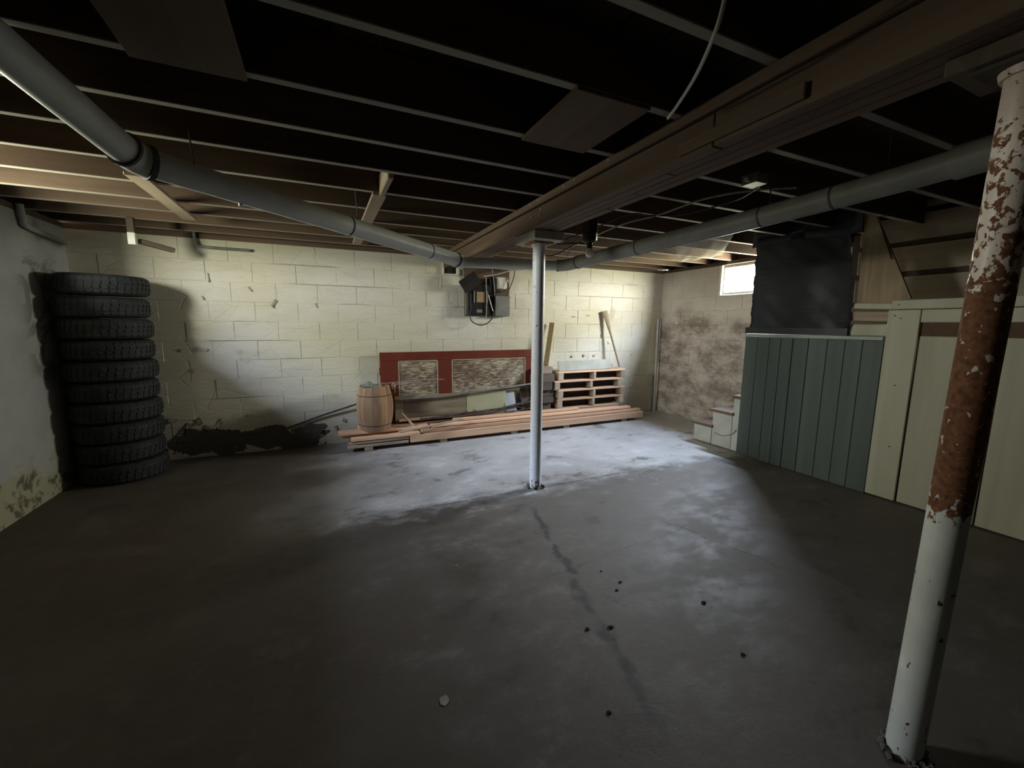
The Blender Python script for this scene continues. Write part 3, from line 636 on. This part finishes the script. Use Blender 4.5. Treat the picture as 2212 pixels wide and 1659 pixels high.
tag(bar('dark_board', (2.53, 4.99, .25), (2.52, 5.06, .57), .14, .025, M['darkwood'], upv=(0, -1, 0)), 'short dark board leaning beside the small grey slab', 'board')
# rods over the crate and the pile
tag(tube('metal_rod', [hit(862, 862, 1, 4.955), hit(960, 856, 1, 4.955), hit(1000, 850, 1, 4.955), hit(1146, 829, 1, 4.955)], .012, M['rod'], n=10), 'long grey metal rod lying along the top of the crate', 'rod')
tag(tube('iron_bar', [hit(908, 906, 1, 4.93), hit(1000, 894, 1, 4.93), hit(1080, 883, 1, 4.94), hit(1150, 866, 1, 4.945)], .016, M['iron'], n=10), 'dark iron bar lying on the lumber in front of the crate', 'bar')
wp = [hit(995, 894, 1, 4.91), hit(1008, 889, 1, 4.90), hit(1018, 893, 1, 4.90), hit(1024, 886, 1, 4.90), hit(1031, 889, 1, 4.9), hit(1033, 895, 1, 4.9), hit(1060, 891, 1, 4.9), hit(1095, 884, 1, 4.9), hit(1108, 881, 1, 4.91), hit(1120, 879, 1, 4.91), hit(1128, 884, 1, 4.9), hit(1112, 887, 1, 4.89), hit(1090, 890, 1, 4.89)]
tag(tube('rusty_wire', smooth_path(wp, 5), .006, M['iron'], n=6), 'tangled rusty wire wound along the iron bar on the lumber', 'wire')
tag(tube('wall_rod', smooth_path([hit(618, 926, 1, 5.15), hit(700, 896, 1, 5.13), hit(755, 878, 1, 5.11), hit(790, 866, 1, 5.10)], 4), .011, M['iron'], n=8), 'dark bent rod leaning on the wall left of the keg', 'rod')

# dark timbers, upright post, pallets, board, paddle
tim = [(2.62, 2.90, .225, .09, .14), (2.60, 2.92, .317, .085, .15), (2.64, 2.95, .404, .09, .13), (2.60, 2.90, .496, .11, .15), (2.62, 2.94, .608, .11, .15), (2.68, 2.92, .72, .10, .10)]
tl = ['dark short timber lowest in the pile beside the pallets', 'dark short timber second from the bottom beside the pallets', 'dark short timber in the middle of the pile beside the pallets', 'dark charred timber fourth up beside the pallets', 'dark thick timber just below the brown one beside the pallets', 'brown timber offcut on top of the dark timbers']
for (x0, x1, z, t, w), l in zip(tim, tl):
    z += .012
    y0 = 4.95+rnd(-.02, .02); tag(bar('short_timber', (x0, y0+.07, z+t/2), (x1, y0+.07, z+t/2), w, t, M['greywood' if z > .7 else 'darkwood'], bev=.006), l, 'timber', 'short timbers beside the pallets')
tag(bar('upright_post', (2.845, 5.03, .845), (2.965, 5.09, 1.435), 0.07, .085, M['raw2'], upv=(.55, 1, 0), bev=.005), 'short upright wooden post leaning on the wall above the dark timbers', 'post')
px0, px1, py0 = 2.985, 4.17, 4.93; pz = .237; PH = .131
plab = ['lowest pallet of the stack, sitting on the lumber', 'second pallet from the bottom of the stack', 'third pallet from the bottom of the stack', 'topmost pallet of the stack, under the grey board']
for i in range(4):
    dx = (0, .01, -.045, .01)[i]; z = pz+i*PH
    g = thing('wooden_pallet', plab[i], 'pallet', (px0+dx, py0, z), 'stack of wooden pallets')
    for q, xx in enumerate((px0+.045, (px0+px1)/2+.03, px1-.045)):
        bar('bearer', (xx+dx, py0, z+.052), (xx+dx, YB-.02, z+.052), (.085, .045, .08)[q], .10, M['greywood'], g)
    for q in range(2): bar('deck_board', (px0+dx, py0+.05+q*.115, z+.117), (px1+dx, py0+.05+q*.115, z+.117), .10, .026, M['lumber'], g, bev=.004)
    box('gap_shade', (px0+dx+.09, py0+.11, z+.004), (px1+dx-.09, py0+.13, z+.102), M['crumb'], g)  # dark sheet added so the pallet gaps read as black shade
ztop = pz+4*PH
tag(bar('grey_board', (3.02, 4.985, ztop+.07), (3.94, 4.985, ztop+.075), .018, .145, M['greyboard'], upv=(0, .25, 1)), 'pale grey-green painted board standing on edge on the pallets', 'board')
tag(bar('wood_scrap', (3.90, 5.05, ztop+.035), (4.02, 5.06, ztop+.04), .05, .07, M['greywood']), 'small brown wood scrap behind the end of the grey board', 'scrap')
# paddle
random.seed(3)
p0, p1 = Vector((4.12, 5.00, ztop+.025)), hit(1306, 672, 1, 5.13)
L = (p1-p0).length; bm = bmesh.new(); st = []
for i in range(15):
    t = i/14; w = .017 if t < .62 else .017+.036*((t-.62)/.38)**.8; th_ = .015 if t < .62 else .015-.004*(t-.62)/.38
    st.append([bm.verts.new((L*t, w*math.cos(k*math.pi/5)*1.0, th_*math.sin(k*math.pi/5))) for k in range(10)])
for a, b_ in zip(st, st[1:]):
    for k in range(10): bm.faces.new((a[k], a[(k+1) % 10], b_[(k+1) % 10], b_[k]))
bm.faces.new(st[0]); bm.faces.new(st[-1])
o = mesh_obj('wooden_paddle', to_mesh(bm, 40), M['greywood']); mt = frame(p1-p0, (0, -1, .1)).to_4x4(); mt.translation = p0; o.matrix_world = mt
tag(o, 'slim wooden paddle with a flared blade leaning on the back wall', 'paddle')

# ------------------------------------------------------------------ electrical gear on the back wall
def eb(n, x0, x1, z0, z1, d0, d1, mat, parent=None, bev=.004): return box(n, (x0, YB-d1, z0), (x1, YB-d0, z1), M[mat], parent, bev)
tag(eb('backboard', 1.70, 2.33, 1.52, 2.13, .003, .022, 'ply'), 'brown plywood backboard behind the electrical boxes', 'backboard')
ep = thing('fuse_box', 'black open fuse box mounted on the plywood backboard', 'fuse box', (1.87, YB-.022, 1.53))
eb('case', 1.745, 2.0, 1.53, 1.91, .022, .13, 'black', ep); eb('label_plate', 1.825, 1.935, 1.69, 1.82, .13, .134, 'tanl', ep, .001); eb('name_plate', 1.825, 1.90, 1.56, 1.60, .13, .134, 'gmetal', ep, .001)
eb('fuse_rail', 1.785, 1.80, 1.68, 1.83, .13, .14, 'gmetal', ep, .002); eb('fuse_rail', 1.96, 1.975, 1.68, 1.83, .13, .14, 'gmetal', ep, .002); eb('side_flange', 1.705, 1.745, 1.53, 1.86, .022, .05, 'gmetal', ep)
lid_ = bar('open_lid', (1.625, YB-.16, 1.86), (1.835, YB-.15, 2.00), .012, .17, M['black'], ep, upv=(-.5, 0, 1))
lh = box('lid_latch', (0, 0, 0), (.02, .01, .012), M['gmetal'], None, .001); lh.parent = lid_; lh.location = (.08, .008, -.05)
gb = thing('meter_box', 'grey metal meter box with black upper housing on the backboard', 'box', (2.2, YB-.022, 1.51))
eb('lower_box', 2.095, 2.30, 1.52, 1.77, .022, .11, 'gmetal', gb); eb('upper_housing', 2.02, 2.115, 1.76, 2.0, .022, .09, 'black', gb); eb('conduit_body', 2.06, 2.09, 1.55, 1.80, .022, .06, 'black', gb)
eb('cover_lip', 2.09, 2.305, 1.765, 1.778, .024, .115, 'gmetal', gb, .002)
sw = thing('switch_box', 'cream white switch box tilted above the grey meter box', 'switch', (2.2, YB-.022, 1.88))
eb('case', 2.125, 2.275, 1.875, 2.025, .022, .075, 'wbox', sw); eb('lever', 2.275, 2.30, 1.96, 2.0, .03, .06, 'wbox', sw); eb('cover_shadow_gap', 2.13, 2.27, 1.84, 1.873, .022, .06, 'darkwood', sw)
vt = thing('wall_vent', 'small square wall opening framed in white beside the beam end', 'vent', (1.51, YB, 2.02))
for a in ((1.415, 1.435, 2.02, 2.18), (1.595, 1.615, 2.02, 2.18), (1.435, 1.595, 2.02, 2.038), (1.435, 1.595, 2.162, 2.18)): eb('vent_frame', *a, .003, .03, 'whitep', vt, .002)
eb('dark_recess', 1.435, 1.595, 2.038, 2.162, .003, .008, 'crumb', vt, 0)
def wire(name, px, d, r, mat, label, cat='cable'):
    pts = [hit(x, y, 1, YB-(d[i] if isinstance(d, (list, tuple)) else d)) for i, (x, y) in enumerate(px)]
    return tag(tube(name, smooth_path(pts, 6), r, M[mat], n=8), label, cat)
wire('looped_cable', [(1015, 672), (1017, 690), (1027, 699), (1040, 702), (1053, 698), (1063, 687), (1067, 672)], .139, .007, 'cable', 'dark cable hanging in a loop below the fuse box')
wire('grey_conductor', [(1050, 600), (1051, 640), (1051, 676), (1048, 692)], .145, .005, 'gcable', 'thin grey cable running down beside the black fuse box lid')
wire('grey_conductor', [(1063, 580), (1067, 610), (1069, 638)], .10, .006, 'gcable', 'pale cable dropping from the pipe to the meter box')
wire('grey_conductor', [(1055, 637), (1060, 655), (1065, 672)], .14, .007, 'wcable', 'short white cable end between the fuse box and meter box')
wire('dark_conductor', [(1112, 585), (1108, 605), (1100, 625), (1094, 640)], .12, .006, 'cable', 'dark cable curving down right of the white switch box')
wire('dark_conductor', [(1093, 600), (1097, 615), (1094, 625), (1080, 632), (1066, 634)], .13, .006, 'cable', 'black cable bending beneath the white switch box')
wire('service_cable', [(1045, 597), (1075, 592), (1105, 584), (1130, 582)], .14, .010, 'gcable', 'thick grey cable running level above the switch box')

# conduits on walls
tag(tube('corner_conduit', [(4.985, YB-.03, 0.0), (4.975, YB-.03, 1.52)], .02, M['wcable'], n=12), 'whitewashed vertical conduit in the far wall corner', 'conduit')
tag(tube('wall_tube', smooth_path([(XL+.03, 4.52, ZJ), (XL+.03, 4.54, 2.17), (XL+.03, 4.60, 2.13), (XL+.03, 5.12, 2.10)], 6), .022, M['leftwall'], n=12), 'painted conduit bending along the top of the left plastered wall', 'conduit')
tag(tube('wall_tube', smooth_path([(-1.08, YB-.03, ZJ), (-1.07, YB-.03, 2.19), (-1.02, YB-.03, 2.155), (-.62, YB-.03, 2.15)], 6), .014, M['gmetal'], n=10), 'grey tube shaped as a cast shadow along the top of the cream block wall', 'conduit')  # solid tube standing in for an L-shaped shadow on the wall

# paint flakes on the back wall
def flake(px_, py_, w, h, ang, curl, label=None):
    if math.cos(ang) > 0: ang += math.pi
    w *= .7; h *= .7; curl = min(curl, .02)*.6
    c = hit(px_, py_, 1, YB); g = []; ca, sa = math.cos(ang), math.sin(ang)
    for i in range(5):
        row = []
        for j in range(4):
            u = (i/4-.5)*w*(1-.25*j/3*rnd(.5, 1.5)); v = (j/3)*h
            out_ = curl*(j/3)**1.6
            row.append(c+Vector((u*ca-v*sa, -.004-out_, u*sa+v*ca)))
        g.append(row)
    return sheet('paint_flake', g, M['paint'], wb, thick=.0012)
random.seed(21)
for a in ((597, 648, .045, .12, -.6, .03), (449, 590, .02, .13, 0, .02), (537, 620, .03, .07, .5, .02), (590, 660, .03, .04, 0, .02), (682, 655, .02, .07, .1, .016), (436, 640, .03, .05, .4, .02), (415, 798, .03, .06, .2, .02),
          (440, 752, .14, .04, -.3, .03), (385, 755, .06, .04, -2.6, .03), (1236, 768, .07, .03, 3.0, .03), (1262, 766, .08, .035, 2.8, .04), (1283, 766, .07, .035, 3.3, .035), (1165, 768, .08, .02, 3.1, .02),
          (1298, 722, .03, .09, .4, .015), (1312, 738, .02, .06, .6, .012), (1365, 765, .05, .02, 0, .012), (1160, 670, .06, .02, 3.1, .014), (1270, 680, .1, .02, 3.1, .012), (1240, 683, .08, .02, 3.1, .012),
          (410, 915, .09, .09, -.3, .05), (425, 905, .08, .10, .5, .05), (440, 922, .07, .07, 1.0, .04), (395, 930, .10, .05, .2, .05), (455, 925, .05, .06, -.5, .04), (372, 905, .12, .05, 2.9, .03), (475, 905, .04, .08, .2, .03), (540, 895, .08, .03, 3.1, .02), (745, 905, .06, .05, 2.8, .03), (700, 930, .05, .05, 2.5, .03), (725, 920, .05, .06, 3.4, .03)):
    flake(*a)

# ------------------------------------------------------------------ stairs
stg = thing('staircase', 'white-sided wooden staircase rising behind the green plank partition', 'staircase', (XP, 3.63, 0))
for i in range(6):
    y1 = 3.61-.258*i; y0 = y1-.258; z = .225+.197*i
    box('tread', (XP-.03 if i < 2 else XP+.002, y0-.02, z-.012), (XR-.01, y1+.03, z+.022), M['tread_w'], stg, bev=.006)
    box('riser', (XP+.02, y1-.022, z-.19), (XR-.012, y1, z-.013), M['stair'], stg, bev=.003)
    if 0 < i < 3: box('side_board', (XP, y0+.002, .012), (XP+.02, y1-.002, z-.013), M['stair'], stg, bev=.004)
    elif i == 0: box('side_board', (XP, y0+.004, .012), (XP+.02, y1-.002, z-.013), M['stair'], stg, bev=.004)
wire_pts = [(XP-.008, 3.30, .16), (XP-.012, 3.2, .15), (XP-.012, 3.08, .2), (XP-.01, 3.03, .26)]
tag(tube('stair_cord', smooth_path(wire_pts, 5), .005, M['gcable'], n=6), 'thin cord hanging across the white stair side', 'cord')

# ------------------------------------------------------------------ partition
pt = struct(thing('wall_partition', 'stair partition of green planks, black sheet and cream planks', None, (XP, 1.4, 0)), 'stair partition of green planks, black sheet and cream planks')
ys = [3.0, 2.86, 2.73, 2.615, 2.50, 2.36, 2.20, 2.06, 1.93, 1.785]
for i, (a, b_) in enumerate(zip(ys, ys[1:])):
    lean = .05 if i == 0 else 0
    j = rnd(-.004, .004); o = box('green_plank', (XP-.03+j, b_+.002, .004), (XP-.008+j, a-.002, 1.30), M['green'], pt, bev=.003)
for z, w in ((.25, .09), (1.15, .09)): bar('stud_rail', (XP+.012, 2.0, z), (XP+.012, 1.8, z), .04, w, M['joist'], pt)
bar('pale_trim', (XP-.024, 3.0, 1.318), (XP-.024, 1.79, 1.318), .04, .03, M['trim'], pt)
# black sheet, corrugated at its free edge
g = []
for i in range(41):
    z = 1.335+(2.30-1.335)*i/40; row = []
    for j in range(25):
        y = 2.945+.02*math.sin(i*.9)*.25-(2.945-2.03-.10*(i/40)**2)*j/24
        row.append((XP-.046-.004*math.sin(i*2.4)*max(0, 1-j/6)-.006*math.sin(j*.5+i*.05)-.003*math.sin(i*.7+j), y, z))
    g.append(row)
sheet('black_sheet', g, M['tarp'], pt, thick=.003)
g = [[(XP-.055-.01*math.sin(j*.8)*(1-i/4), 2.99-.96*j/14, 2.21+.02*math.sin(j*.35)+(2.47-2.21)*i/4) for j in range(15)] for i in range(5)]
sheet('black_sheet_flap', g, M['tarp'], pt, thick=.003)
box('hem', (XP-.057, 2.04, 1.335), (XP-.05, 2.99, 1.40), M['tarp'], pt, bev=.002)
# raw slab wood beside the sheet
def pp(x, y, X=XP-.005): return hit(x, y, 0, X)
prism('raw_slab', [pp(1868, 440), pp(1882, 436), pp(1925, 540), pp(1968, 645), pp(1938, 652), pp(1925, 662), pp(1895, 668), pp(1850, 668), pp(1856, 600), pp(1866, 510)], (.022, 0, 0), M['raw'], pt)
prism('raw_strip', [pp(1868, 436, XP-.03), pp(1880, 430, XP-.03), pp(1905, 500, XP-.03), pp(1925, 560, XP-.03), pp(1900, 520, XP-.03), pp(1878, 505, XP-.03)], (.02, 0, 0), M['raw'], pt)
for i, (z0, z1, mt_) in enumerate(((1.335, 1.435, 'raw'), (1.455, 1.535, 'raw'), (1.55, 1.60, 'raw'))):
    bar('raw_rail', (XP-.012, 2.06, (z0+z1)/2+.008*i), (XP-.012, 1.76, (z0+z1)/2), .022, z1-z0, M['greywood' if i == 1 else 'white'], pt, upv=(.1, 0, 1), bev=.008)
# cream plank half wall
for i, (y1, y0, z1) in enumerate(((1.785, 1.585, 1.545), (1.575, 1.36, 1.345), (1.352, 1.14, 1.345), (1.13, .87, 1.345), (.862, .60, 1.345), (.592, .33, 1.345), (.322, .06, 1.345), (.052, -.2, 1.345))):
    j = rnd(-.004, .004); x0 = XP-.03 if i == 0 else XP-.018
    box('cream_plank', (x0+j, y0, .012), (x0+.022+j, y1, z1), M['white'], pt, bev=.004)
box('top_rail', (XP-.04, -.2, 1.55), (XP+.04, 1.765, 1.622), M['white'], pt, bev=.005)
box('upper_panel', (XP-.018, -.2, 1.448), (XP+.004, 1.585, 1.545), M['white'], pt, bev=.004)
box('brown_rail', (XP+.005, -.2, 1.33), (XP+.045, 1.60, 1.46), M['brownrail'], pt, bev=.003)
for y_, z_ in ((1.74, 1.50), (1.70, 1.48), (1.72, 1.585), (1.68, .95), (1.66, .45)):
    bm = bmesh.new(); bmesh.ops.create_icosphere(bm, subdivisions=1, radius=.005); mesh_obj('nail_head', to_mesh(bm), M['crumb'], pt, Vector((XP-.041 if z_ > 1.55 else XP-.031, y_, z_))-pt.location)
# lapped siding on the far side of the stairwell
sd = struct(thing('wall_stairwell', 'tan lapped siding boards on the far side of the stairwell', None, (4.72, 1.2, 1.4)), 'tan lapped siding boards on the far side of the stairwell')
for i in range(5):
    z0 = 1.36+.262*i; bar('siding_board', (4.735, -.2, z0+.125), (4.735, 2.32, z0+.125), .022, .215, M['clap'], sd, upv=(-.06, 0, 1), bev=.003)
box('backing', (4.77, -.2, 1.30), (4.80, 2.4, ZJ), M['darkwood'], sd, bev=0)

# ------------------------------------------------------------------ overhead wires, bulb, plastic film
def over(name, pts, r, mat, label, cat='cable'): return tag(tube(name, smooth_path(pts, 6), r, M[mat], n=8), label, cat)
over('hanging_cable', [fl(1575, -60, 2.30), fl(1565, 0, 2.27), fl(1545, 70, 2.22), fl(1505, 160, 2.20), fl(1465, 225, 2.20), fl(1443, 255, 2.21)], .006, 'wcable', 'pale cable drooping from the joists down to the big beam')
over('ceiling_cable', [fl(1210, 545, 2.22), fl(1330, 490, 2.24), fl(1420, 465, 2.26), fl(1520, 430, 2.26), fl(1620, 412, 2.27), fl(1720, 405, 2.27)], .007, 'gcable', 'grey cable stapled under the joists beyond the beam, passing the bulb')
over('ceiling_cable', [fl(1190, 530, 2.2), fl(1290, 490, 2.25), fl(1360, 463, 2.26), fl(1410, 466, 2.26), fl(1480, 462, 2.25), fl(1590, 432, 2.26), fl(1650, 395, 2.27)], .006, 'cable', 'black cable sagging under the joists from the white post head')
over('ceiling_cable', [fl(1200, 527, 2.14), fl(1240, 526, 2.12), fl(1262, 525, 2.12)], .007, 'cable', 'short black cable feeding the bulb socket')
over('ceiling_cable', [fl(1160, 545, 2.2), fl(1190, 552, 2.14), fl(1220, 540, 2.18), fl(1245, 524, 2.23)], .006, 'cable', 'black cable drooping behind the white post head')
over('ceiling_cable', [fl(1225, 553, 2.16), fl(1238, 528, 2.22), fl(1252, 512, 2.25)], .005, 'cable', 'thin dark wire rising past the drain pipe elbow')
lamp = thing('bare_bulb', 'unlit frosted bulb in a black socket hanging under the joists', 'light bulb', fl(1273, 546, 2.0))
lc = lamp.location.copy(); bm = bmesh.new()
lathe_bm(bm, [(0, -.038), (.018, -.034), (.032, -.018), (.036, 0), (.031, .018), (.019, .033), (.014, .042), (0, .043)], 20); mesh_obj('bulb', to_mesh(bm, 180), M['bulb'], lamp)
bm = bmesh.new(); lathe_bm(bm, [(0, .034), (.020, .034), (.023, .05), (.026, .075), (.05, .085), (.06, .10), (.06, .15), (0, .15)], 20); mesh_obj('socket', to_mesh(bm, 40), M['black'], lamp)
box('mounting_box', lc+Vector((-.045, -.045, .15)), lc+Vector((.045, .045, ZJ-lc.z)), M['black'], lamp)
jb = thing('junction_box', 'dull metal junction box under the joists beyond the beam', 'junction box', fl(1630, 392, 2.25))
jc = jb.location.copy(); box('case', jc-Vector((.05, .05, .02)), jc+Vector((.05, .05, ZJ-jc.z)), M['gmetal'], jb); tube('clamp', [jc+Vector((-.05, 0, 0)), jc+Vector((-.075, 0, 0))], .012, M['wcable'], jb, 10)
random.seed(9); A, B, C, D = fl(1452, 508, 2.27), fl(1592, 492, 2.25), fl(1466, 566, 2.26), fl(1560, 552, 2.27); g = []
for i in range(15):
    row = []
    for j in range(15):
        u, v = i/14, j/14; p = (A.lerp(B, u)).lerp(C.lerp(D, u), v); row.append(p+Vector((0, 0, -.07*math.sin(math.pi*u)*math.sin(math.pi*v)-.01*math.sin(u*19+v*7)+rnd(-.004, .004))))
    g.append(row)
tag(sheet('plastic_film', g, M['film']), 'cloudy plastic film stapled under the joists in front of the window', 'plastic film')

# ------------------------------------------------------------------ litter on the floor
random.seed(31)
def crumb(px_, py_, s, label):
    p = fl(px_, py_); bm = bmesh.new(); bmesh.ops.create_icosphere(bm, subdivisions=1, radius=s)
    for v in bm.verts: v.co = Vector((v.co.x*rnd(.8, 1.4), v.co.y*rnd(.6, 1.2), max(v.co.z*.5, -s*.3)*rnd(.7, 1.1)))
    zmin = min(v.co.z for v in bm.verts)
    return tag(mesh_obj('debris_crumb', to_mesh(bm), M['crumb'], None, p-Vector((0, 0, zmin))), label, 'debris', 'dark crumbs on the floor')
for a in ((1268, 1360, .012, 'dark crumb on the floor just beside the long crack'), (1318, 1356, .014, 'dark crumb lying right in the long floor crack'), (1340, 1258, .010, 'small dark crumb on the pale floor near the crack'), (1332, 1275, .010, 'dark speck next to another near the floor crack'),
          (1298, 1234, .008, 'tiny dark crumb alone above the floor crack'), (1520, 1303, .013, 'dark chip on the scuffed pale patch of floor'), (1605, 1415, .012, 'dark chip far from the crack towards the rusted post'), (1315, 1540, .010, 'dark crumb on the dark floor left of the crack end')):
    crumb(*a)
def scrap(px_, py_, s, label):
    c = fl(px_, py_, .0003); n = 7; bm = bmesh.new()
    vs = [bm.verts.new((s*rnd(.8, 1.2)*math.cos(6.283*k/n)*.7, s*rnd(.55, 1.35)*math.sin(6.283*k/n), rnd(0, .001))) for k in range(n)]
    f = bm.faces.new(vs); r = bmesh.ops.extrude_face_region(bm, geom=[f])
    for v in r['geom']:
        if isinstance(v, bmesh.types.BMVert): v.co.z += .0015
    tag(mesh_obj('paper_scrap', to_mesh(bm), M['paper'], None, c), label, 'scrap')
scrap(960, 1513, .026, 'pale torn scrap lying on the dark open floor'); scrap(986, 1222, .008, 'tiny white chip on the dim floor short of the post')
